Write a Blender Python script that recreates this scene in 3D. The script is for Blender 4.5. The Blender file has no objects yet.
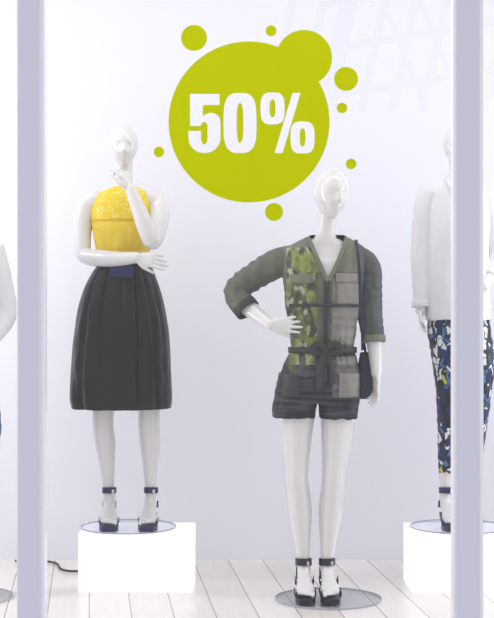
import bpy, bmesh, math, random
from mathutils import Vector, Matrix, noise
from mathutils.bvhtree import BVHTree
random.seed(4)
sc = bpy.context.scene
sc.view_settings.view_transform = 'Standard'
F = 1450.0; H = 1.22; HY = 305.0

# ------------------------------------------------------------ materials
def lin(c):
    return tuple(((v/255)/12.92 if v/255 <= .04045 else ((v/255+.055)/1.055)**2.4) for v in c)
def mat(name, col=(200,200,200), rough=.5, spec=.5, metal=0, coat=0, emit=0, ecol=None, bump=0, bscale=200, attr=None, sheen=0):
    m = bpy.data.materials.new(name); m.use_nodes = True
    nt = m.node_tree; b = nt.nodes['Principled BSDF']
    b.inputs['Base Color'].default_value = (*lin(col),1)
    b.inputs['Roughness'].default_value = rough
    b.inputs['Specular IOR Level'].default_value = spec
    b.inputs['Metallic'].default_value = metal
    b.inputs['Coat Weight'].default_value = coat
    b.inputs['Coat Roughness'].default_value = .1
    b.inputs['Sheen Weight'].default_value = sheen
    if emit:
        b.inputs['Emission Color'].default_value = (*lin(ecol or col),1)
        b.inputs['Emission Strength'].default_value = emit
    if bump:
        tc = nt.nodes.new('ShaderNodeTexCoord'); n = nt.nodes.new('ShaderNodeTexNoise')
        n.inputs['Scale'].default_value = bscale; n.inputs['Detail'].default_value = 4
        bp = nt.nodes.new('ShaderNodeBump'); bp.inputs['Strength'].default_value = bump; bp.inputs['Distance'].default_value = .004
        nt.links.new(tc.outputs['Object'], n.inputs['Vector']); nt.links.new(n.outputs['Fac'], bp.inputs['Height'])
        nt.links.new(bp.outputs['Normal'], b.inputs['Normal'])
    if attr:
        a = nt.nodes.new('ShaderNodeAttribute'); a.attribute_name = attr
        nt.links.new(a.outputs['Color'], b.inputs['Base Color'])
    return m
M_skin = mat('mannequin_gloss_white', (229,226,225), .22, .5, coat=.6)
M_cloth = mat('cloth_print_reflection', rough=.55, spec=.4, attr='Col', bump=.2, bscale=260)  # vertex colour: trouser print, and glass reflections painted on the romper
M_satin = mat('cloth_satin', rough=.42, spec=.4, attr='Col', bump=.08, bscale=120)
M_skirt = mat('skirt_taffeta', (7,6,10), .38, .35, bump=.4, bscale=14)
M_blouse = mat('blouse_cotton', (232,231,234), .8, .2, bump=.1, bscale=200)
M_black = mat('black_leather', (10,16,40), .3)
M_navy = mat('navy_leather', (14,28,84), .35)
M_dark = mat('romper_trim', (46,48,48), .6, bump=.2)
M_olive = mat('romper_pocket', (112,114,100), .7, bump=.2)
M_taupe = mat('romper_pocket_taupe', (134,130,124), .65, bump=.2)
M_bag = mat('bag_leather', (20,30,60), .4)
M_metal = mat('buckle_metal', (200,200,205), .2, metal=1)
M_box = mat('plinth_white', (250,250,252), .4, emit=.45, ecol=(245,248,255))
M_wall = mat('wall_paint', (231,231,239), .75, .2, bump=.05, bscale=30)
M_ceil = mat('ceiling_paint', (240,240,245), .8)
M_frame = mat('frame_lavender', (216,216,234), .35, .5)
M_frame2 = mat('frame_edge_light', (246,246,250), .35, .5)
M_cable = mat('cable_rubber', (20,20,22), .5)
M_steel = mat('truss_steel', (20,30,55), .6)
M_rim = mat('base_rim', (172,176,186), .15)

def glass_mat(name, fac, tint=(1,1,1)):
    m = bpy.data.materials.new(name); m.use_nodes = True; nt = m.node_tree
    nt.nodes.clear()
    o = nt.nodes.new('ShaderNodeOutputMaterial'); mx = nt.nodes.new('ShaderNodeMixShader')
    t = nt.nodes.new('ShaderNodeBsdfTransparent'); g = nt.nodes.new('ShaderNodeBsdfGlossy')
    t.inputs['Color'].default_value = (*tint,1)
    g.inputs['Roughness'].default_value = 0.0
    mx.inputs['Fac'].default_value = fac
    nt.links.new(t.outputs[0], mx.inputs[1]); nt.links.new(g.outputs[0], mx.inputs[2]); nt.links.new(mx.outputs[0], o.inputs[0])
    return m
M_glass = glass_mat('window_glass', .058)
M_disc = glass_mat('base_glass', .14, (.93,.94,.96))

def vinyl(name, col):
    m = bpy.data.materials.new(name); m.use_nodes = True; nt = m.node_tree; nt.nodes.clear()
    o = nt.nodes.new('ShaderNodeOutputMaterial'); mx = nt.nodes.new('ShaderNodeMixShader')
    d = nt.nodes.new('ShaderNodeBsdfDiffuse'); t = nt.nodes.new('ShaderNodeBsdfTranslucent')
    for n in (d,t): n.inputs['Color'].default_value = (*lin(col),1)
    mx.inputs['Fac'].default_value = .45
    nt.links.new(d.outputs[0], mx.inputs[1]); nt.links.new(t.outputs[0], mx.inputs[2]); nt.links.new(mx.outputs[0], o.inputs[0])
    return m
M_lime = vinyl('lime_vinyl', (206,214,24))

# ------------------------------------------------------------ mesh helpers
def new_obj(name, verts, faces, m=None, parent=None, smooth=False, loc=(0,0,0)):
    me = bpy.data.meshes.new(name); me.from_pydata([tuple(v) for v in verts], [], faces); me.update()
    o = bpy.data.objects.new(name, me); sc.collection.objects.link(o)
    if m: me.materials.append(m)
    if parent: o.parent = parent
    o.location = loc
    if smooth:
        for p in me.polygons: p.use_smooth = True
    return o
def empty(name, loc):
    e = bpy.data.objects.new(name, None); e.empty_display_size = .1; e.location = loc
    sc.collection.objects.link(e); return e
def box_vf(x0,x1,y0,y1,z0,z1):
    v=[(x,y,z) for x in (x0,x1) for y in (y0,y1) for z in (z0,z1)]
    f=[(0,1,3,2),(4,6,7,5),(0,4,5,1),(2,3,7,6),(0,2,6,4),(1,5,7,3)]
    return v,f
def add_box(name,x0,x1,y0,y1,z0,z1,m,parent=None,bev=0):
    c=Vector(((x0+x1)/2,(y0+y1)/2,(z0+z1)/2))
    v,f=box_vf(x0-c.x,x1-c.x,y0-c.y,y1-c.y,z0-c.z,z1-c.z)
    loc=c-(parent.location if parent else Vector())
    o=new_obj(name,v,f,m,parent,loc=loc)
    if bev:
        b=o.modifiers.new('bev','BEVEL'); b.width=bev; b.segments=3
    return o
def catmull(pts, n):
    out=[]
    P=[list(map(float,p)) for p in pts]
    P=[[2*a-b for a,b in zip(P[0],P[1])]]+P+[[2*a-b for a,b in zip(P[-1],P[-2])]]
    for i in range(1,len(P)-2):
        for k in range(n):
            t=k/n
            out.append([.5*((2*b)+(-a+c)*t+(2*a-5*b+4*c-d)*t*t+(-a+3*b-3*c+d)*t**3) for a,b,c,d in zip(P[i-1],P[i],P[i+1],P[i+2])])
    out.append(P[-2]); return out
def loft(ringlist):
    n=len(ringlist[0]); v=[p for r in ringlist for p in r]; f=[]
    for i in range(len(ringlist)-1):
        for j in range(n):
            a=i*n+j; b=i*n+(j+1)%n
            f.append((a,b,b+n,a+n))
    f.append(tuple(range(n))[::-1]); f.append(tuple(range((len(ringlist)-1)*n,len(ringlist)*n)))
    return v,f
def tube(pts, n=5, seg=20, ref=(1,0,0), rnd=True):
    """pts: (x,y,z,ra[,rb]) ra is along ref-projected axis"""
    P=[(p[0],p[1],p[2],p[3],p[4] if len(p)>4 else p[3]) for p in pts]
    C=catmull(P,n)
    if rnd:
        def cap(a,b):
            A=Vector(a[:3]); d=(A-Vector(b[:3])).normalized(); r=min(a[3],a[4]); o=[]
            for k in (1,2,3,4):
                an=k/4*math.pi/2*.97
                q=A+d*r*math.sin(an); c=math.cos(an); o.append([*q,a[3]*c,a[4]*c])
            return o
        C=cap(C[0],C[1])[::-1]+C+cap(C[-1],C[-2])
    rl=[]; a=Vector(ref)
    for i,c in enumerate(C):
        p0=Vector(C[max(i-1,0)][:3]); p1=Vector(C[min(i+1,len(C)-1)][:3]); t=(p1-p0)
        if t.length<1e-9: t=Vector((0,0,1))
        t.normalize()
        aa=a-t*a.dot(t)
        if aa.length<.05: aa=t.orthogonal()
        aa.normalize(); a=aa; b=t.cross(aa)
        o=Vector(c[:3])
        rl.append([o+aa*c[3]*math.cos(2*math.pi*j/seg)+b*c[4]*math.sin(2*math.pi*j/seg) for j in range(seg)])
    return loft(rl)
def hrings(R, n=5, seg=48, p=2.2):
    """R: (z,xl,xr,ry,yc)"""
    C=catmull(R,n); rl=[]
    for z,xl,xr,ry,yc in C:
        cx=(xl+xr)/2; rx=max((xr-xl)/2,.002); ring=[]
        for j in range(seg):
            t=2*math.pi*j/seg; c=math.cos(t); s=math.sin(t)
            ring.append(Vector((cx+rx*math.copysign(abs(c)**(2/p),c), yc+ry*math.copysign(abs(s)**(2/p),s), z)))
        rl.append(ring)
    return loft(rl)
def ball(c, rx, ry=None, rz=None, f=None, rot=None, nu=32, nv=20):
    ry=ry or rx; rz=rz or rx; rl=[]
    for i in range(nv+1):
        ph=-math.pi/2*.985+math.pi*.985*i/nv; r=[]
        for j in range(nu):
            t=2*math.pi*j/nu; d=Vector((math.cos(ph)*math.cos(t),math.cos(ph)*math.sin(t),math.sin(ph)))
            q=f(d) if f else Vector((d.x*rx,d.y*ry,d.z*rz))
            if rot: q=rot@q
            r.append(q+Vector(c))
        rl.append(r)
    return loft(rl)
def head(c, w, dep, h, yaw=0, tilt=0, nod=0):
    def g(x,s): return math.exp(-(x/s)**2)
    def f(d):
        u,v,z=d.x,-d.y,d.z
        jaw=1-.30*max(0,-z)**1.25
        x=u*w/2*jaw
        y=v*dep/2
        if v<0 and z<0: y*=(1-.45*(-z)**.8)
        if v>0:
            zz=z+.24
            nose=.019*g(u,.17)*(g(zz,.10) if zz<0 else g(zz,.28))
            eye=-.007*g(abs(u)-.36,.24)*g(z+.02,.18)
            brow=.003*g(abs(u)-.3,.28)*g(z-.2,.1)
            lip=.006*g(u,.22)*(g(z+.50,.05)+g(z+.62,.05))
            mouth=-.003*g(u,.28)*g(z+.56,.03)
            chin=.009*g(u,.30)*g(z+.84,.16)
            cheek=.003*g(abs(u)-.45,.18)*g(z+.3,.2)
            y+=nose+eye+brow+lip+chin+cheek+mouth
        return Vector((x,-y,z*h/2))
    rot=Matrix.Rotation(yaw,3,'Z')@Matrix.Rotation(tilt,3,'Y')@Matrix.Rotation(nod,3,'X')
    return ball(c,1,f=f,rot=rot,nu=80,nv=64)
def hand(wrist, d, nrm, ts, curl=(.25,.3,.35,.4), sc_=1.0, thumb_c=.25, splay=.05):
    W=Vector(wrist); d=Vector(d).normalized(); nrm=Vector(nrm); nrm=(nrm-d*nrm.dot(d)).normalized()
    side=d.cross(nrm)*ts; parts=[]
    S=sc_
    def pt(v,a,b): return (v.x,v.y,v.z,a*S,b*S)
    parts.append(tube([pt(W-d*.02*S,.021,.019),pt(W,.023,.018),pt(W+d*.035*S,.033,.016),pt(W+d*.065*S,.037,.0135),pt(W+d*.08*S,.035,.011)],ref=side))
    L=[.066,.076,.070,.054]
    for i in range(4):
        b=W+d*(.078-.004*abs(i-1))*S+side*(.0285-.0190*i)*S
        dd=(d+side*splay*(1.5-i)).normalized(); pts=[pt(b-dd*.012*S,.0088,.0088)]; q=b; l=L[i]*S
        pts.append(pt(q,.0088,.0088))
        for k,(fr,r) in enumerate(((.44,.0082),(.31,.0076),(.25,.0064))):
            a=curl[i]*(.8 if k==0 else 1.1)
            axis=dd.cross(nrm)
            if axis.length<.05: axis=side
            dd=Matrix.Rotation(a,3,axis.normalized())@dd
            q=q+dd*l*fr; pts.append(pt(q,r,r))
        parts.append(tube(pts,n=3,seg=12,ref=side))
    b=W+d*.012*S+side*.016*S; dd=(d*.72+side*.62+nrm*thumb_c).normalized()
    q1=b+dd*.035*S; d2=(d*.9+side*.3+nrm*thumb_c*1.4).normalized(); q2=q1+d2*.03*S; q3=q2+d2*.024*S
    parts.append(tube([pt(b,.014,.013),pt(q1,.011,.011),pt(q2,.009,.009),pt(q3,.0072,.0072)],n=3,seg=12,ref=side))
    return parts
def foot(ax, yaw=0, z_ank=.135, sc_=1.0, side=1):
    parts=[]
    def T(p):
        r=Matrix.Rotation(yaw,3,'Z')@Vector((p[0]*sc_,p[1]*sc_,p[2])); return (r.x+ax[0],r.y+ax[1],r.z,*[q*sc_ for q in p[3:]])
    parts.append(tube([T((0,.004,z_ank+.03,.026,.030)),T((0,.0,z_ank-.005,.029,.033)),T((0,-.03,z_ank-.045,.030,.030)),T((0,-.075,.072,.034,.023)),T((0,-.118,.050,.041,.017)),T((0,-.150,.043,.038,.012))],ref=(1,0,0)))
    parts.append(tube([T((0,.022,z_ank,.020,.02)),T((0,.030,z_ank-.03,.024,.024)),T((0,.028,z_ank-.05,.025,.022))],ref=(1,0,0)))
    for i in range(5):
        x=side*(-.030+.0148*i); l=.185-.008*i if i else .188
        r=.0105 if i==0 else .0078
        parts.append(tube([T((x*.9,-.13,.044,r,r)),T((x,-l+.012,.041,r,r)),T((x,-l,.037,r*.85,r*.85))],n=2,seg=10))
    return parts
def join(parts):
    V=[];Fc=[]
    for v,f in parts:
        k=len(V); V+= [Vector(p) for p in v]; Fc+=[tuple(i+k for i in q) for q in f]
    return V,Fc
def solid(name, parts, m, parent, voxel=.0035, smooth=3, disp=None, color=None, cut=None):
    V,Fc=join(parts)
    me=bpy.data.meshes.new(name+'_src'); me.from_pydata([tuple(v) for v in V],[],Fc)
    bm=bmesh.new(); bm.from_mesh(me); 
    bmesh.ops.recalc_face_normals(bm,faces=bm.faces); bm.to_mesh(me); bm.free()
    o=bpy.data.objects.new(name+'_src',me); sc.collection.objects.link(o)
    r=o.modifiers.new('r','REMESH'); r.mode='VOXEL'; r.voxel_size=voxel; r.adaptivity=0
    if smooth:
        s=o.modifiers.new('s','SMOOTH'); s.factor=.5; s.iterations=smooth
    dg=bpy.context.evaluated_depsgraph_get(); dg.update()
    nm=bpy.data.meshes.new_from_object(o.evaluated_get(dg)); nm.name=name
    bpy.data.objects.remove(o)
    if disp:
        nm.update(); ns=[v.normal.copy() for v in nm.vertices]
        for v,nn in zip(nm.vertices,ns):
            v.co=v.co+nn*disp(v.co,nn)
    ob=bpy.data.objects.new(name,nm); sc.collection.objects.link(ob); ob.parent=parent
    nm.materials.clear(); nm.materials.append(m)
    bm=bmesh.new(); bm.from_mesh(nm); bvh=BVHTree.FromBMesh(bm)
    if cut:
        dl=[f for f in bm.faces if cut(f.calc_center_median(),f.normal)]
        bmesh.ops.delete(bm,geom=dl,context='FACES'); bm.to_mesh(nm)
    bm.free()
    if color:
        ca=nm.color_attributes.new('Col','FLOAT_COLOR','POINT')
        nm.update()
        for i,v in enumerate(nm.vertices):
            c=lin(color(v.co,v.normal)); ca.data[i].color=(*c,1)
    for p in nm.polygons: p.use_smooth=True
    return ob,bvh
def patch(name,bvh,corner_fn,nu,nv,m,parent,off=.004,th=.004):
    V=[];last=-.1
    for j in range(nv+1):
        for i in range(nu+1):
            x,z=corner_fn(i/nu,j/nv)
            h=bvh.ray_cast(Vector((x,-1,z)),Vector((0,1,0)))
            y=h[0].y if h[0] else last
            last=y; V.append((x,y-off,z))
    Fc=[]
    for j in range(nv):
        for i in range(nu):
            a=j*(nu+1)+i; Fc.append((a,a+1,a+nu+2,a+nu+1))
    o=new_obj(name,V,Fc,m,parent,True)
    s=o.modifiers.new('s','SOLIDIFY'); s.thickness=th; s.offset=0
    return o
def strip(name,bvh,pts,w,m,parent,off=.005,th=.004,n=20):
    C=catmull(pts,max(2,n//len(pts)))
    def f(u,v):
        k=min(int(v*(len(C)-1)),len(C)-2); t=v*(len(C)-1)-k
        a=Vector(C[k]);b=Vector(C[k+1]);p=a.lerp(b,t);d=(b-a).normalized();nn=Vector((d.y,-d.x))
        q=p+nn*w*(u-.5); return q.x,q.y
    return patch(name,bvh,f,3,len(C)*2,m,parent,off,th)
def band(c,axis,rx,ry,w,th,ref=(1,0,0),a0=0,a1=2*math.pi,seg=32):
    c=Vector(c);ax=Vector(axis).normalized();a=Vector(ref);a=(a-ax*a.dot(ax)).normalized();b=ax.cross(a)
    full=abs(a1-a0-2*math.pi)<1e-4; V=[];n=seg if full else seg+1
    for k in range(n):
        t=a0+(a1-a0)*k/seg; e=a*math.cos(t); g=b*math.sin(t)
        for rr,hh in ((0,-1),(1,-1),(1,1),(0,1)):
            V.append(c+e*(rx+rr*th)+g*(ry+rr*th)+ax*hh*w/2)
    Fc=[]
    for k in range(n if full else n-1):
        p=k*4;q=((k+1)%n)*4
        for i in range(4): Fc.append((p+i,p+(i+1)%4,q+(i+1)%4,q+i))
    if not full: Fc+=[(0,3,2,1),((n-1)*4,(n-1)*4+1,(n-1)*4+2,(n-1)*4+3)]
    return V,Fc
def sandal(name, ax, yaw, parent, style, m, z_ank=.135, sc_=1.0):
    R=Matrix.Rotation(yaw,3,'Z')
    def X(vf):
        v,f=vf; return [R@Vector((p[0]*sc_,p[1]*sc_,p[2]))+Vector((ax[0],ax[1],0)) for p in v],f
    parts=[]
    prof=[(.050,z_ank-.083,.022),(.030,z_ank-.086,.026),(-.01,z_ank-.096,.026),(-.06,.038,.032),(-.11,.024,.043),(-.16,.020,.043),(-.195,.020,.030)]
    C=catmull(prof,5); rl=[]
    for k,(y,z,w) in enumerate(C):
        th=.010
        lo=z-th
        if style=='wedge' : lo=z-.016
        if y<-.085: lo=.0005
        elif y<-.06: lo=lo*(y+.085)/.025+.0005*(1-(y+.085)/.025)
        rl.append([Vector((-w,y,lo)),Vector((w,y,lo)),Vector((w,y,z+.003)),Vector((-w,y,z+.003))])
    parts.append(X(loft(rl)))
    hw=.017 if style!='wedge' else .026
    hz=z_ank-.085
    rl=[[Vector((sx*hw*k,.028+sy*hw*k,z)) for sx,sy in ((-1,-1),(1,-1),(1,1),(-1,1))] for z,k in ((.0005,.8),(hz*.5,.85),(hz,1.2))]
    parts.append(X(loft(rl)))
    parts.append(X(band((0,.022,z_ank-.045),(0,0,1),.030,.034,.055 if style=='wedge' else .03,.003,a0=0,a1=math.pi)))
    if style=='wedge':
        parts.append(X(band((0,-.002,z_ank+.008),(0,.1,1),.034,.038,.030,.004)))
        parts.append(X(band((0,-.062,.080),(0,1,.55),.040,.036,.034,.004,a0=math.pi*-.05,a1=math.pi*1.05)))
        parts.append(X(band((0,-.120,.040),(0,1,.25),.046,.032,.042,.004,a0=math.pi*-.1,a1=math.pi*1.1)))
        parts.append(X(band((0,-.158,.034),(0,1,.1),.043,.024,.012,.004,a0=math.pi*-.1,a1=math.pi*1.1)))
    else:
        parts.append(X(band((0,.0,z_ank+.02),(0,.1,1),.031,.036,.026,.003)))
        parts.append(X(band((0,-.118,.042),(0,1,.25),.045,.028,.034,.003,a0=math.pi*-.1,a1=math.pi*1.1)))
        parts.append(X(band((0,-.150,.036),(0,1,.1),.042,.022,.010,.003,a0=math.pi*-.1,a1=math.pi*1.1)))
    V,Fc=join(parts)
    o=new_obj(name,V,Fc,m,parent,False)
    b=o.modifiers.new('b','BEVEL'); b.width=.0015; b.segments=2; b.limit_method='ANGLE'
    zb=z_ank+(.008 if style=='wedge' else .02)
    bk=X(box_vf(.012,.024,-.046,-.040,zb-.008,zb+.008))
    new_obj(name+'_buckle',*bk,M_metal,parent)
    return o
def cyl(name,r,z0,z1,m,parent,loc=(0,0,0),seg=72,bev=.002):
    rl=[[Vector((r*math.cos(2*math.pi*j/seg),r*math.sin(2*math.pi*j/seg),z)) for j in range(seg)] for z in (z0,z1)]
    o=new_obj(name,*loft(rl),m,parent,loc=loc)
    b=o.modifiers.new('b','BEVEL');b.width=bev;b.limit_method='ANGLE'
    new_obj(name+'_rim',*band((0,0,(z0+z1)/2),(0,0,1),r,r,(z1-z0),.0025,seg=96),M_rim,parent,loc=loc)
    return o
class Fig:
    def __init__(s,name,cx,g,sc_,z0,x=None):
        s.cx=cx;s.g=g;s.s=sc_
        s.e=empty(name,((cx-247)/sc_ if x is None else x, F/sc_, z0))
    def x(s,px): return (px-s.cx)/s.s
    def z(s,py): return (s.g-py)/s.s
    def p(s,px,py,y,*r): return (s.x(px),y,s.z(py),*[q/s.s for q in r])
    def R(s,L): return [(s.z(py),s.x(a),s.x(b),ry,yc) for py,a,b,ry,yc in L]
    def px(s,co): return s.cx+co.x*s.s, s.g-co.z*s.s
def nz(v,k,o=0): return noise.noise(Vector((v[0]*k+o,v[1]*k,v[2]*k)))

BZ=.254
# ============================================================ mannequin A (yellow top, skirt)
A=Fig('mannequin',124,527,230,BZ+.006)
P=A.p
body=[head(P(124,147,-.015)[:3],.130,.178,.194,yaw=.10,tilt=0,nod=.08)]
body.append(tube([P(124,160,.012,9,9.5),P(124,176,.014,8.6,9.5),P(124,188,.016,9.5,11),P(124,198,.018,17,13)]))
body.append(hrings(A.R([(189,110,138,.045,.015),(195,99,149,.055,.012),(202,94,153,.068,.005),(215,94,152,.086,-.004),(230,97,149,.094,-.010),(245,101,146,.080,.0),(256,102,145,.074,.004),(272,97,150,.085,.004),(300,91,157,.11,.01),(320,90,158,.112,.01),(335,92,156,.10,.01)])))
body.append(tube([P(94,201,.005,10.5,11),P(87,208,.005,11,11.5),P(83,228,.0,9.5,10),P(83,245,-.015,8.5,9.5),P(86,257,-.035,8.2,8.6),P(104,260,-.085,8.6,8.6),P(122,261,-.135,7.2,7.2),P(140,260,-.172,5.2,5.8)],ref=(0,0,1)))
body+=hand(P(140,260,-.172)[:3],(1,-.12,-.18),(.1,1,-.2),-1,(.12,.16,.22,.3),.88,.2)
body.append(tube([P(152,200,.005,11,11),P(158,207,-.002,10.8,11.5),P(160,222,-.05,9.5,10),P(158,236,-.10,8.8,9),P(154,244,-.145,8.6,8.6),P(148,230,-.160,8.8,8.8),P(140,210,-.160,7,7),P(133,193,-.155,5.4,5.8)],ref=(0,1,0)))
body+=hand(P(133,193,-.155)[:3],(-.42,.02,1),(-.6,.75,-.35),1,(.45,.8,.95,1.0),.90,.15)
body.append(tube([P(108,325,.005,17,20),P(106,370,.0,14.5,17),P(104,405,-.005,11.3,13),P(103,425,.0,10.6,12),P(105,445,.012,10.4,12.4),P(107,468,.010,7.8,9),P(108.5,490,.004,5.6,6.8),P(109,497,.002,6.2,7.4)]))
body.append(tube([P(142,325,.005,17,20),P(146,370,.0,14.5,17),P(149,405,-.005,11.3,13),P(149,425,.0,10.8,12),P(150,445,.012,10.6,12.4),P(150,468,.010,7.8,9),P(150.5,490,.004,5.6,6.8),P(151,497,.002,6.2,7.4)]))
fa=A.x(109.3); fb=A.x(151)
body+=foot((fa,0),0.08,sc_=.92,side=-1); body+=foot((fb,0),-0.04,sc_=.92,side=1)
solid('body',body,M_skin,A.e,.003)
sandal('sandal_right',(fa,0),.08,A.e,'strap',M_navy,sc_=.92); sandal('sandal_left',(fb,0),-.04,A.e,'strap',M_navy,sc_=.92)
def ycol(co,n):
    px,py=A.px(co)
    if py<221:
        d,_=noise.voronoi(Vector((co.x*75,co.y*75,co.z*75)))
        e=d[1]-d[0]; 
        if e>.26 and 94<px<149: 
            return (246,236,170) if e>.5 else (242,220,84)
        return (240,206,22)
    if py<224: return (218,176,18)
    k=nz(co,14)*10
    return (240+k,208+k,62+k)
def ydisp(co,n):
    px,py=A.px(co)
    w=max(0,min(1,(py-222)/20))
    return .004*w*nz((co.x*1.6,co.y,co.z*.6),22)+.001*nz(co,60)
top=[hrings(A.R([(187.5,113,135,.044,.014),(190,107,141,.053,.012),(195,97,150,.066,.008),(203,91.5,153,.080,.002),(215,91,153,.094,-.004),(230,92.5,152,.103,-.010),(245,95,151,.097,-.004),(260,98,149,.085,.002),(272,98,150,.088,.003)]))]
t_o,t_b=solid('sleeveless_top',top,M_satin,A.e,.003,2,ydisp,ycol)
# skirt
prof=A.R([(263,99,149,.088,.003),(268,97,151,.092,.003),(276,92,154,.103,.003),(290,85,159,.125,.003),(310,79,164,.150,.003),(335,75,168,.168,.003),(362,72.5,170,.178,.003),(385,71,171,.182,.003),(400,70.5,171.5,.183,.003),(409,72,170.5,.180,.003)])
C=catmull(prof,9); seg=300; V=[];Fc=[]
zt=C[0][0]; zb=C[-1][0]
folds=[]
rr=random.Random(11); a_=0
while a_<2*math.pi-.2:
    folds.append((a_,rr.uniform(.08,.15),rr.uniform(.6,1.2),rr.uniform(.35,1.0),rr.uniform(-.12,.12))); a_+=rr.uniform(.30,.5)
for i,(z,xl,xr,ry,yc) in enumerate(C):
    t=(zt-z)/(zt-zb)
    for j in range(seg):
        a=2*math.pi*j/seg
        fold=0
        for (fa_,fw,fd,fl_,dr) in folds:
            da=(a-fa_-dr*t+math.pi)%(2*math.pi)-math.pi
            fade=max(0,1-t/(fl_*1.35))
            fold-=.12*fd*math.exp(-(da/(fw*(.35+.9*t)))**2)*min(1,t*6)*(.35+.65*fade)
        c=math.cos(a);s=math.sin(a)
        wr=noise.noise(Vector((c*2.2,s*2.2,z*7)))*.055*t+noise.noise(Vector((c*6,s*6,z*12+5)))*.032*min(1,t*4)
        edge=1-.78*abs(c)**6
        m_=1+(fold+wr+.014)*edge
        V.append(Vector(((xl+xr)/2+(xr-xl)/2*c*m_, yc+ry*s*m_, z+.003*noise.noise(Vector((c*3,s*3,0)))*t)))
n=len(C)
for i in range(n-1):
    for j in range(seg):
        a=i*seg+j;b=i*seg+(j+1)%seg; Fc.append((a,b,b+seg,a+seg))
sk=new_obj('skirt',V,Fc,M_skirt,A.e,True)
s_=sk.modifiers.new('s','SOLIDIFY'); s_.thickness=.004; s_.offset=-1
wv=A.R([(272,96.5,151.5,.094,.003)])[0]
new_obj('waistband',*band(((wv[1]+wv[2])/2,.003,A.z(268)),(0,0,1),(wv[2]-wv[1])/2-.003,.093,.030,.003),M_skirt,A.e,True)
new_obj('belt_tab',*box_vf(A.x(112),A.x(135),-.112,-.094,A.z(279),A.z(267)),M_navy,A.e)
cyl('base_disc',.205,-.005,.0,M_disc,A.e,(.02,0,0))

# ============================================================ mannequin B (romper)
B=Fig('mannequin.001',325,598,240,.008)
P=B.p
body=[head(P(331,196,-.012)[:3],.142,.182,.212,yaw=.34,tilt=.06,nod=.05)]
body.append(tube([P(329,210,.012,10,11),P(327,226,.014,9.6,10.5),P(326,238,.016,11,12),P(325,250,.018,19,15)]))
body.append(hrings(B.R([(241,311,340,.045,.016),(249,300,352,.054,.012),(258,291,361,.068,.006),(270,288,361,.088,-.004),(285,289,359,.098,-.012),(305,295,353,.085,.0),(330,298,348,.076,.004),(350,293,353,.084,.006),(375,287,357,.098,.01),(390,290,352,.09,.01),(398,295,346,.08,.01)])))
armL=[P(292,262,.006,9,9),P(280,266,.008,10,10.5),P(258,275,.020,10,10.5),P(239,289,.030,8.8,9),P(237,296,.025,8.6,8.8),P(248,309,-.01,8.8,8.8),P(260,319,-.055,7.2,7.4),P(270,326,-.095,5.6,6.2)]
body.append(tube(armL,ref=(0,1,0)))
body+=hand(P(270,326,-.095)[:3],(1,-.22,-.02),(.3,1,.1),-1,(.16,.2,.24,.28),.86,.1,.1)
armR=[P(355,262,.006,9,9),P(365,268,.006,10,10.5),P(369,285,.008,9.5,10.5),P(371,308,.012,9,9.5),P(373,330,.004,9.2,9.2),P(375,352,-.010,7.6,7.8),P(376,376,-.030,5.6,6.4)]
body.append(tube(armR))
body+=hand(P(376,376,-.030)[:3],(-.03,-.14,-1),(-1,-.25,0),-1,(.10,.20,.28,.36),.90,.1,.06)
for sgn,ps in ((1,[(302,396,.005,17,19),(298,425,.0,16,19),(297,455,-.004,13.2,15.5),(297,480,-.004,11.4,13.5),(299,496,.006,11.6,13.2),(300.5,515,.016,11.8,13.4),(302,540,.012,8.8,10),(303.5,562,.004,6.2,7.6),(304,570,.002,6.8,7.8)]),
              (-1,[(338,396,.005,17,19),(337,425,.0,16.5,19),(335,455,-.004,13.6,15.5),(333,480,-.004,11.6,13.5),(332,496,.006,11.8,13.2),(330.5,515,.016,12,13.4),(328.5,540,.012,8.8,10),(327,562,.004,6.2,7.6),(326.5,570,.002,6.8,7.8)])):
    body.append(tube([P(*q) for q in ps]))
fa=B.x(303.5);fb=B.x(327)
body+=foot((fa,0),.02,sc_=.92,side=-1);body+=foot((fb,0),.06,sc_=.92,side=1)
solid('body',body,M_skin,B.e,.003)
sandal('sandal_right',(fa,0),.02,B.e,'wedge',M_black,sc_=.92);sandal('sandal_left',(fb,0),.06,B.e,'wedge',M_black,sc_=.92)
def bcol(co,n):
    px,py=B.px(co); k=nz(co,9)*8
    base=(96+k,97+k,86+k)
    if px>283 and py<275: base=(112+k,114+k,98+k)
    if py>350:  # shorts: horizontal window-reflection streaks painted into the colour
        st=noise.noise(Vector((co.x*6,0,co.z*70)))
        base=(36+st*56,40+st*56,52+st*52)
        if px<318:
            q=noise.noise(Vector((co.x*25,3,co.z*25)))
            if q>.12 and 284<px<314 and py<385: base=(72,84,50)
    if n.y<.3 and 286<px<316 and 250<py<366:  # front panel: green reflections in the window glass, painted as cloth colour
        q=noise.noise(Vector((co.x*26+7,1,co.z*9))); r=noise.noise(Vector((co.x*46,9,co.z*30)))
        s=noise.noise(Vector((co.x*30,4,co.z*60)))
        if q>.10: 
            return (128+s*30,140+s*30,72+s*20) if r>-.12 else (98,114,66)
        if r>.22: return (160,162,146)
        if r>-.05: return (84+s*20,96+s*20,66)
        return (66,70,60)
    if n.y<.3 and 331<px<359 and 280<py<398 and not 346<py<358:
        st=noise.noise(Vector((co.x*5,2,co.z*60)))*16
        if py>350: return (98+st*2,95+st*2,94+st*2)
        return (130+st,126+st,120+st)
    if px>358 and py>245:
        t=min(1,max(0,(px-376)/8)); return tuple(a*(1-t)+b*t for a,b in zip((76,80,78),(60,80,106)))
    return base
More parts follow.
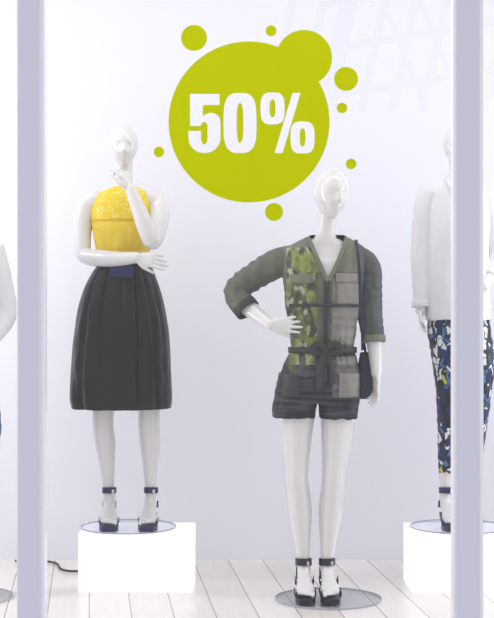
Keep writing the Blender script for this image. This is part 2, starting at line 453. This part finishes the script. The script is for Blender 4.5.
def bdisp(co,n):
    px,py=B.px(co)
    d=.005*nz((co.x*1.5,co.y,co.z*.5),24)+.003*nz((co.x,co.y,co.z*1.5),38,5)
    d*=.3+.7*min(1,max(0,(py-246)/30))
    if px<272: d+=.004*math.sin((co.x*.7+co.z)*130+3*nz(co,12))*.5
    w=math.exp(-((py-352)/12)**2)
    d+=w*.003*math.sin(math.atan2(co.y,co.x)*26)
    return d
rom=[hrings(B.R([(237,311,344,.056,.016),(242,300,353,.066,.012),(249,288,364,.080,.006),(258,282,368,.094,.0),(272,282,366,.106,-.006),(292,284,362,.114,-.012),(318,287,358,.106,-.006),(340,290,355,.098,.0),(352,291,354,.094,.002),(362,286,357,.106,.004),(380,279,360,.122,.006),(394,276,360,.122,.006),(404,280,356,.112,.006)]))]
rom.append(hrings(B.R([(375,279,322,.112,.006),(395,275,319,.112,.004),(408,273,316.5,.108,.0),(419,272,315.5,.104,.0)]),p=2.5))
rom.append(hrings(B.R([(375,316,360,.112,.006),(395,317,360,.112,.004),(408,319,358,.108,.0),(420,319.5,357,.104,.0)]),p=2.5))
rom.append(tube([P(300,262,.006,12,13),P(288,262,.008,13.5,14.5),P(274,267,.010,14,15),P(256,277,.020,14,14),P(239,290,.028,13,13.5),P(238,299,.018,12.5,13),P(245,309,-.008,12.5,12.5)],ref=(0,1,0),rnd=False))
rom.append(tube([P(350,262,.006,12,13),P(360,263,.006,13,15),P(367,272,.006,13.5,15),P(369,292,.008,12.5,13.5),P(370,315,.010,12,12.5),P(373,342,-.004,11.2,11.5)],rnd=False))
def tri(px,py): 
    if py>283 or py<230: return False
    t=(283-py)/47; return 326-20*t<px<326+21*t
def bcut(c,n):
    px,py=B.px(c); return c.y<.0 and tri(px,py)
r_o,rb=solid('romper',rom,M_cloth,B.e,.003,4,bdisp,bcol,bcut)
q=lambda a,b:(B.x(a),B.z(b))
strip('lapel_right',rb,[q(308,240),q(314,256),q(326,284)],.016,M_olive,B.e,.006,.005)
strip('lapel_left',rb,[q(346,240),q(340,256),q(327,284)],.016,M_olive,B.e,.006,.005)
strip('placket',rb,[q(326,280),q(325,315),q(324,348),q(321,385)],.024,M_dark,B.e,.004)
def rect(a,b,c,d): return lambda u,v:(B.x(a+(b-a)*u),B.z(c+(d-c)*v))
patch('pocket_chest_left',rb,rect(335,357,278,307),10,12,M_taupe,B.e)
patch('flap_chest_left',rb,rect(334,358,276,285),10,5,M_taupe,B.e,.008)
patch('flap_chest_right',rb,rect(290,311,277,286),10,5,M_olive,B.e,.007)
patch('pocket_hip_left',rb,rect(337,357,374,398),10,10,M_taupe,B.e)
patch('pocket_hip_right',rb,rect(281,298,378,398),10,10,M_dark,B.e)
patch('strap_chest',rb,rect(289,357,306,309),30,2,M_dark,B.e,.006)
for i,zz in enumerate((292,308,324,340,366)):
    x,z=q(325,zz); h=rb.ray_cast(Vector((x,-1,z)),Vector((0,1,0)))[0]
    y=h.y if h else -.12
    new_obj('button_%d'%i,*ball((x,y-.008,z),.005,.003,.005,nu=12,nv=8),M_black,B.e,True)
bx0,bx1=B.x(289),B.x(356)
new_obj('waist_belt',*band(((bx0+bx1)/2,.002,B.z(352)),(0,0,1),(bx1-bx0)/2,.104,.024,.004),M_dark,B.e,True)
kn=[ball(P(324,352,-.112)[:3],.016,.012,.014)]
for a in ([P(324,352,-.115,3.5,1.2),P(316,345,-.128,4,1.4),P(311,352,-.124,4,1.4),P(322,354,-.116,3,1.2)],[P(324,352,-.115,3.5,1.2),P(333,345,-.128,4,1.4),P(338,352,-.122,4,1.4),P(326,354,-.116,3,1.2)],
          [P(323,352,-.115,2.5,1),P(319,368,-.132,2.8,1),P(317,388,-.136,2.8,1)],[P(326,352,-.115,2.5,1),P(330,368,-.130,2.8,1),P(331,384,-.134,2.8,1)]):
    kn.append(tube(a,seg=12))
v,f=join(kn); new_obj('belt_bow',v,f,M_dark,B.e,True)
def cuff(name,c,ax,r,w,fig,m):
    v,f=band(c,ax,r,r,w,.005,ref=(0,1,0)); o=new_obj(name,v,f,m,fig.e,True); b=o.modifiers.new('b','BEVEL'); b.width=.002; b.limit_method='ANGLE'
cuff('cuff_right',P(246,310,-.012)[:3],(.7,-.45,-.85),.049,.034,B,M_dark)
cuff('cuff_left',P(373.5,341,-.006)[:3],(.04,-.1,-1),.045,.030,B,M_olive)
cyl('base_disc',.218,-.007,.0,M_disc,B.e,(.012,-.03,0),bev=.003)
# handbag
hb=empty('handbag',(B.e.location.x+B.x(366),B.e.location.y+.02,B.e.location.z+B.z(378)))
rl=[]
for z,w,d in ((-.098,.040,.018),(-.09,.046,.026),(-.02,.046,.028),(.05,.040,.022),(.092,.032,.012),(.098,.028,.008)):
    rl.append([Vector((w*math.copysign(abs(math.cos(t))**.5,math.cos(t))+.01,.02+d*math.copysign(abs(math.sin(t))**.6,math.sin(t)),z)) for t in [2*math.pi*j/32 for j in range(32)]])
new_obj('bag_body',*loft(rl),M_bag,hb,True)
def q3(px,py,y): return (B.x(px)-B.x(366),y-.02,B.z(py)-B.z(378),.006,.002)
new_obj('bag_strap',*tube([q3(363,352,.02),q3(361,330,-.06),q3(358.5,305,-.098),q3(358,280,-.094),q3(357,262,-.085),q3(356,248,-.055),q3(356,242,.0),q3(357,248,.07),q3(359,290,.11),q3(363,330,.08),q3(366,354,.03)],seg=10),M_bag,hb,True)

# ============================================================ mannequin C (blouse, printed trousers)
Cf=Fig('mannequin.002',458,527,230,BZ+.006)
P=Cf.p
body=[head(P(458,147,-.012)[:3],.134,.178,.196,yaw=-.2,nod=.05)]
body.append(tube([P(458,160,.012,9,9.5),P(458,176,.014,8.6,9.5),P(458,190,.016,12,12)]))
body.append(hrings(Cf.R([(186,446,470,.045,.015),(195,434,482,.06,.01),(215,430,486,.085,-.004),(245,436,480,.08,0),(275,432,484,.09,.004),(310,430,486,.10,.01),(335,432,484,.095,.01)])))
body.append(tube([P(429,199,.0,9,9),P(421,225,.0,9,9),P(420,258,.0,8,8),P(420,290,-.01,7,7),P(420,312,-.025,5.2,6)]))
body+=hand(P(420,309,-.025)[:3],(-.02,-.1,-1),(1,-.2,0),1,(.2,.25,.3,.35),.74,.1)
body.append(tube([P(487,199,.0,9,9),P(493,225,.01,9,9),P(499,252,.02,8,8),P(496,266,.0,7.6,7.6),P(488,278,-.05,6.6,6.6),P(480,287,-.10,5.2,6)],ref=(0,1,0)))
body+=hand(P(480,287,-.10)[:3],(-1,-.1,-.3),(-.2,1,0),1,(.2,.25,.3,.35),.84,.1)
for ps in ([(446,330,.005,15,19),(449,400,0,11,13),(447,450,.012,9,11),(446,490,.004,5.8,7),(446,497,.002,6.2,7.4)],[(472,330,.005,15,19),(476,400,0,11,13),(473,450,.012,9,11),(472,490,.004,5.8,7),(472,497,.002,6.2,7.4)]):
    body.append(tube([P(*q_) for q_ in ps]))
fa=Cf.x(446);fb=Cf.x(472)
body+=foot((fa,0),.05,sc_=.92,side=-1);body+=foot((fb,0),-.1,sc_=.92,side=1)
c_body,_=solid('body',body,M_skin,Cf.e)
sandal('sandal_right',(fa,0),.05,Cf.e,'strap',M_navy,sc_=.92);sandal('sandal_left',(fb,0),-.1,Cf.e,'strap',M_navy,sc_=.92)
def tcol(co,n):
    w=Vector((co.x*42+1.2*nz(co,30),co.y*42,co.z*30+1.5*nz(co,26,4)))
    d,pt_=noise.voronoi(w); h=abs(math.sin(pt_[0].x*12.9+pt_[0].y*78.2+pt_[0].z*37.7)*43758)%1
    e=d[1]-d[0]
    if e<.13: return (14,18,34)
    if h<.34: return (20,44,104)
    if h<.50: return (12,16,34)
    if h<.76: return (226,230,232)
    if h<.90: return (70,118,170)
    if h<.95: return (200,198,80)
    return (50,80,100)
tr=[hrings(Cf.R([(300,431,486,.105,.006),(315,428,489,.115,.006),(335,428,491,.118,.006),(350,430,490,.105,.006)])),
    tube([P(446,335,.006,17,24),P(448,365,.0,15.5,21),P(449,400,.0,12.5,16),P(448,440,.010,10.5,13.5),P(446.5,474,.006,8,10)],rnd=False),
    tube([P(474,335,.006,17,24),P(479,365,.0,15.5,21),P(478,400,.0,12.5,16),P(475,440,.010,10.5,13.5),P(472.5,474,.006,8,10)],rnd=False)]
solid('printed_trousers',tr,M_cloth,Cf.e,.003,1,lambda c,n:.004*nz((c.x,c.y,c.z*1.6),26),tcol)
def cd(c,n): return .005*nz((c.x*1.4,c.y,c.z*.35),20)+.0015*nz((c.x,c.y,c.z*.6),40)
bl=[hrings(Cf.R([(177,446,470,.05,.016),(182,440,476,.058,.014),(189,430,486,.078,.006),(200,428,488,.094,0),(225,428,488,.11,-.01),(260,427,488,.11,-.006),(295,426,490,.120,0),(314,425,491,.126,0),(321,426,490,.126,0)])),
    tube([P(431,193,.0,12,13),P(424,210,.0,11.5,12),P(422,240,.0,10.5,11),P(421,275,-.005,9.8,10.5),P(420.5,306,-.02,8,9)],rnd=False),
    tube([P(485,193,.0,12,13),P(490,212,.005,11.5,12),P(496,238,.015,10.5,11),P(499,254,.018,10,10.5),P(495,267,-.004,9.6,10),P(487,279,-.055,8.2,9)],ref=(0,1,0),rnd=False)]
_,cb=solid('blouse',bl,M_blouse,Cf.e,.0035,3,cd)
cq=lambda a,b:(Cf.x(a),Cf.z(b))
strip('blouse_placket',cb,[cq(458,184),cq(458,250),cq(458,318)],.022,M_blouse,Cf.e)
strip('blouse_collar',cb,[cq(447,180),cq(450,190),cq(457,200)],.03,M_blouse,Cf.e,.006)
cuff('blouse_cuff',P(420.5,305,-.02)[:3],(0,-.1,-1),.038,.03,Cf,M_blouse)
cyl('base_disc',.205,-.005,.0,M_disc,Cf.e,(0,0,0))

# ============================================================ mannequin D : same display outfit, mostly out of shot on the left
De=empty('mannequin.003',((-37-247)/240,F/240,.008))
for o in list(Cf.e.children):
    c=o.copy(); sc.collection.objects.link(c); c.parent=De
# ============================================================ room
WY=F/209
add_box('floor',-2.3,2.3,5.22,WY+.05,-.12,0,None)
fm=bpy.data.materials.new('white_planks'); fm.use_nodes=True; nt=fm.node_tree; b=nt.nodes['Principled BSDF']; N=nt.nodes.new; L=nt.links.new
tc=N('ShaderNodeTexCoord'); mp=N('ShaderNodeMapping'); mp.inputs['Rotation'].default_value=(0,0,math.radians(-6.2)); L(tc.outputs['Object'],mp.inputs['Vector'])
sx=N('ShaderNodeSeparateXYZ'); L(mp.outputs[0],sx.inputs[0])
def mth(op,a,bv=None):
    n=N('ShaderNodeMath'); n.operation=op
    if hasattr(a,'links'): L(a,n.inputs[0])
    else: n.inputs[0].default_value=a
    if bv is not None:
        if hasattr(bv,'links'): L(bv,n.inputs[1])
        else: n.inputs[1].default_value=bv
    return n.outputs[0]
dv=mth('DIVIDE',sx.outputs['X'],.165); fl=mth('FLOOR',dv); fr=mth('FRACT',dv)
ab=mth('ABSOLUTE',mth('SUBTRACT',fr,.5)); seam=mth('GREATER_THAN',ab,.484)
wn=N('ShaderNodeTexWhiteNoise'); wn.noise_dimensions='1D'; L(fl,wn.inputs['W'])
mp2=N('ShaderNodeMapping'); mp2.inputs['Scale'].default_value=(30,2,1); L(mp.outputs[0],mp2.inputs['Vector'])
nn=N('ShaderNodeTexNoise'); nn.inputs['Scale'].default_value=1.5; nn.inputs['Detail'].default_value=5; L(mp2.outputs[0],nn.inputs['Vector'])
v=mth('ADD',mth('MULTIPLY',wn.outputs[0],.4),mth('MULTIPLY',nn.outputs['Fac'],.6))
cr=N('ShaderNodeValToRGB'); cr.color_ramp.elements[0].position=.15; cr.color_ramp.elements[1].position=.8
cr.color_ramp.elements[0].color=(*lin((226,220,213)),1); cr.color_ramp.elements[1].color=(*lin((246,241,234)),1); L(v,cr.inputs[0])
mx=N('ShaderNodeMix'); mx.data_type='RGBA'; L(seam,mx.inputs['Factor']); L(cr.outputs[0],mx.inputs['A']); mx.inputs['B'].default_value=(*lin((165,158,155)),1)
L(mx.outputs['Result'],b.inputs['Base Color']); b.inputs['Roughness'].default_value=.22
bpy.data.objects['floor'].data.materials.append(fm)
add_box('wall_back',-2.3,2.3,WY,WY+.1,0,3.1,M_wall)
add_box('wall_left',-2.4,-2.3,5.22,WY+.1,0,3.1,M_wall)
add_box('wall_right',2.3,2.4,5.22,WY+.1,0,3.1,M_wall)
add_box('ceiling',-2.4,2.4,5.22,WY+.1,3.1,3.2,M_ceil)
# plinths
def plinth(name,px0,px1):
    x0,x1=(px0-247)/236,(px1-247)/236
    add_box(name,x0,x1,F/236,F/236+.30,0,BZ,M_box,bev=.004)
plinth('display_plinth',78,193); plinth('display_plinth.001',411,522)
# window
GY=5.30; gs=F/GY
wx=lambda p:(p-247)/gs; wz=lambda p:H+(HY-p)/gs
w=empty('window_1',(0,GY,1.5))
for nme,a,b_ in (('mullion_left',18,46),('mullion_right',452,482)):
    x0,x1=wx(a),wx(b_)
    add_box(nme,x0+.006,x1-.014,GY-.05,GY+.05,.0,3.1,M_frame,w,.004)
    add_box(nme+'_edge',x1-.016,x1,GY-.035,GY+.035,.0,3.1,M_frame2,w,.002)
    add_box(nme+'_edge_outer',x0,x0+.008,GY-.035,GY+.035,.0,3.1,M_frame2,w,.002)
add_box('header',-2.4,2.4,GY-.05,GY+.05,2.9,3.1,M_frame,w)
add_box('sill',-2.4,2.4,GY-.05,GY+.05,-.1,.04,M_frame,w)
add_box('jamb_left',-2.4,-2.3,GY-.05,GY+.05,.0,3.1,M_frame,w)
add_box('jamb_right',2.3,2.4,GY-.05,GY+.05,.0,3.1,M_frame,w)
for i,(a,b_) in enumerate(((-2.3,wx(18)),(wx(46),wx(452)),(wx(482),2.3))):
    x0,x1=a,b_
    new_obj('glass_pane_%d'%(i+1),[(x0,0,-1.46),(x1,0,-1.46),(x1,0,1.4),(x0,0,1.4)],[(0,1,2,3)],M_glass,w)
# sticker : cut vinyl, digits are cut-outs
st=empty('discount_sticker',(wx(249),GY-.002,wz(122)))
ox,oz=wx(249),wz(122)
from mathutils.geometry import tessellate_polygon
def poly(pts,y=0):
    loops=[[Vector((wx(p[0])-ox,wz(p[1])-oz,0)) for p in lp] for lp in pts]
    tris=tessellate_polygon(loops); fl=[v_ for lp in loops for v_ in lp]
    return [Vector((v_.x,y,v_.y)) for v_ in fl],[tuple(t) for t in tris]
def circ(cx,cy,rx,ry=None,n=96):
    ry=ry or rx; return [(cx+rx*math.cos(2*math.pi*k/n),cy+ry*math.sin(2*math.pi*k/n)) for k in range(n)]
def se(cx,cy,rx,ry,p=3.2,n=64):
    o=[]
    for k in range(n):
        t=2*math.pi*k/n;c=math.cos(t);s=math.sin(t); o.append((cx+rx*math.copysign(abs(c)**(2/p),c),cy+ry*math.copysign(abs(s)**(2/p),s)))
    return o
def arc(cx,cy,rx,ry,a0,a1,n=14): return [(cx+rx*math.cos(math.radians(a0+(a1-a0)*k/n)),cy+ry*math.sin(math.radians(a0+(a1-a0)*k/n))) for k in range(n+1)]
five=[(190,94),(219.5,94),(219.5,105),(203,105),(202.4,114)]
five+=arc(211,122,9.5,9,-140,0)+[(220.5,138)]+arc(205,138,15.5,15,0,90)[1:]+arc(204,138,15.5,15,90,180)[1:]+[(188.5,131),(201,131),(201,138)]+arc(204.3,138.5,3.2,6,180,0)[1:]+[(207.5,126)]+arc(204.3,126,3.2,4,0,-180)[1:]+[(190,126)]
c1=(249,122,80.5); c2=(304,58,28)
inn=lambda p,c:(p[0]-c[0])**2+(p[1]-c[1])**2<c[2]**2
big=[p for p in circ(*c1,n=360)]
k0=[k for k in range(360) if inn(big[k],c2)]
out1=[big[(max(k0)+1+k)%360] for k in range(360-len(k0))]
sm=[circ(*c2,n=180)[k] for k in range(180)]
o2=[k for k in range(180) if not inn(sm[k],c1)]
st_=[k for k in o2 if (k-1)%180 not in o2][0]
out2=[sm[(st_+k)%180] for k in range(len(o2))]
if (out1[-1][0]-out2[0][0])**2+(out1[-1][1]-out2[0][1])**2>200: out2=out2[::-1]
outline=out1+out2
pp=[poly([outline,five,se(240,123,16.5,30),se(272.5,108.5,12,16),se(302.5,137.5,12,16),[(292.5,93),(300.5,93),(282.5,153),(274.5,153)]])]
pp.append(poly([se(240,123,3.4,20,2.6)])); pp.append(poly([se(272.5,108.5,2.9,9,2.6)])); pp.append(poly([se(302.5,137.5,2.9,9,2.6)]))
for (cx,cy,r) in ((194,38,13),(271,31,5.5),(346,79,12),(342,108,5.3),(351,164,5.3),(274,212,9),(159,152,5.3)):
    pp.append(poly([circ(cx,cy,r)]))
v_,f_=join(pp); new_obj('lime_vinyl',v_,f_,M_lime,st)
# cable
cu=bpy.data.curves.new('power_cable','CURVE'); cu.dimensions='3D'; cu.bevel_depth=.005
sp=cu.splines.new('BEZIER'); pts=[(-.66,6.46,.007),(-.74,6.60,.007),(-.82,6.62,.007),(-.93,6.85,.007),(-1.1,6.88,.007)]
sp.bezier_points.add(len(pts)-1)
for q_,p_ in zip(sp.bezier_points,pts): q_.co=p_; q_.handle_left_type=q_.handle_right_type='AUTO'
co=bpy.data.objects.new('power_cable',cu); sc.collection.objects.link(co); cu.materials.append(M_cable)
# steel lattice canopy across the street (reflected in the glass)
can=empty('steel_canopy',(1.8,-5,4.0))
parts=[]
def bar(a,b_,r): parts.append(tube([(*a,r),(*b_,r)],n=1,seg=6,rnd=False))
for k in range(-2,7):
    x=-.9+.33*k; bar((x,0,-.7),(x+.55,.1,1.9),.045)
for k in range(5):
    z=-.55+.5*k; bar((-1,.05,z),(2.0,.05,z+.5),.045)
for k in range(6):
    x=-.8+.4*k; bar((x,.1,1.6),(x+.9,.0,-.6),.028)
bar((-1.0,0,-.6),(-.4,0,1.9),.06)
v_,f_=join(parts); new_obj('lattice',v_,f_,M_steel,can)

# ============================================================ lights
def area(name,loc,rot,sx_,sy_,e,col=(1,1,1)):
    l=bpy.data.lights.new(name,'AREA'); l.shape='RECTANGLE'; l.size=sx_; l.size_y=sy_; l.energy=e; l.color=col
    o=bpy.data.objects.new(name,l); sc.collection.objects.link(o); o.location=loc; o.rotation_euler=rot; return o
area('ceiling_light_front',(0,5.5,3.05),(math.radians(28),0,0),4.2,.3,17,(1,.98,.96))
def aim(o,t):
    d=Vector(t)-o.location; o.rotation_euler=d.to_track_quat('-Z','Y').to_euler()
l1=area('side_fill_left',(-2.2,5.75,1.3),(0,0,0),.3,2.4,29,(1,.99,.97)); aim(l1,(.3,6.6,.9))  # added strip out of view: evens the wall, shades figures from the side
l2=area('side_fill_right',(2.2,5.75,1.3),(0,0,0),.3,2.4,20,(.98,.98,1)); aim(l2,(-.3,6.6,.9))  # weaker added strip on the other side, also unseen
wd=bpy.data.worlds.new('World'); sc.world=wd; wd.use_nodes=True
wd.node_tree.nodes['Background'].inputs['Color'].default_value=(.965,.97,1,1); wd.node_tree.nodes['Background'].inputs['Strength'].default_value=.80
# ============================================================ camera
cd_=bpy.data.cameras.new('camera'); cam=bpy.data.objects.new('camera',cd_); sc.collection.objects.link(cam)
cam.location=(0,0,H); cam.rotation_euler=(math.pi/2,0,0)
cd_.sensor_fit='VERTICAL'; cd_.sensor_height=24; cd_.lens=F/618*24; cd_.shift_y=(HY-309)/618
sc.camera=cam
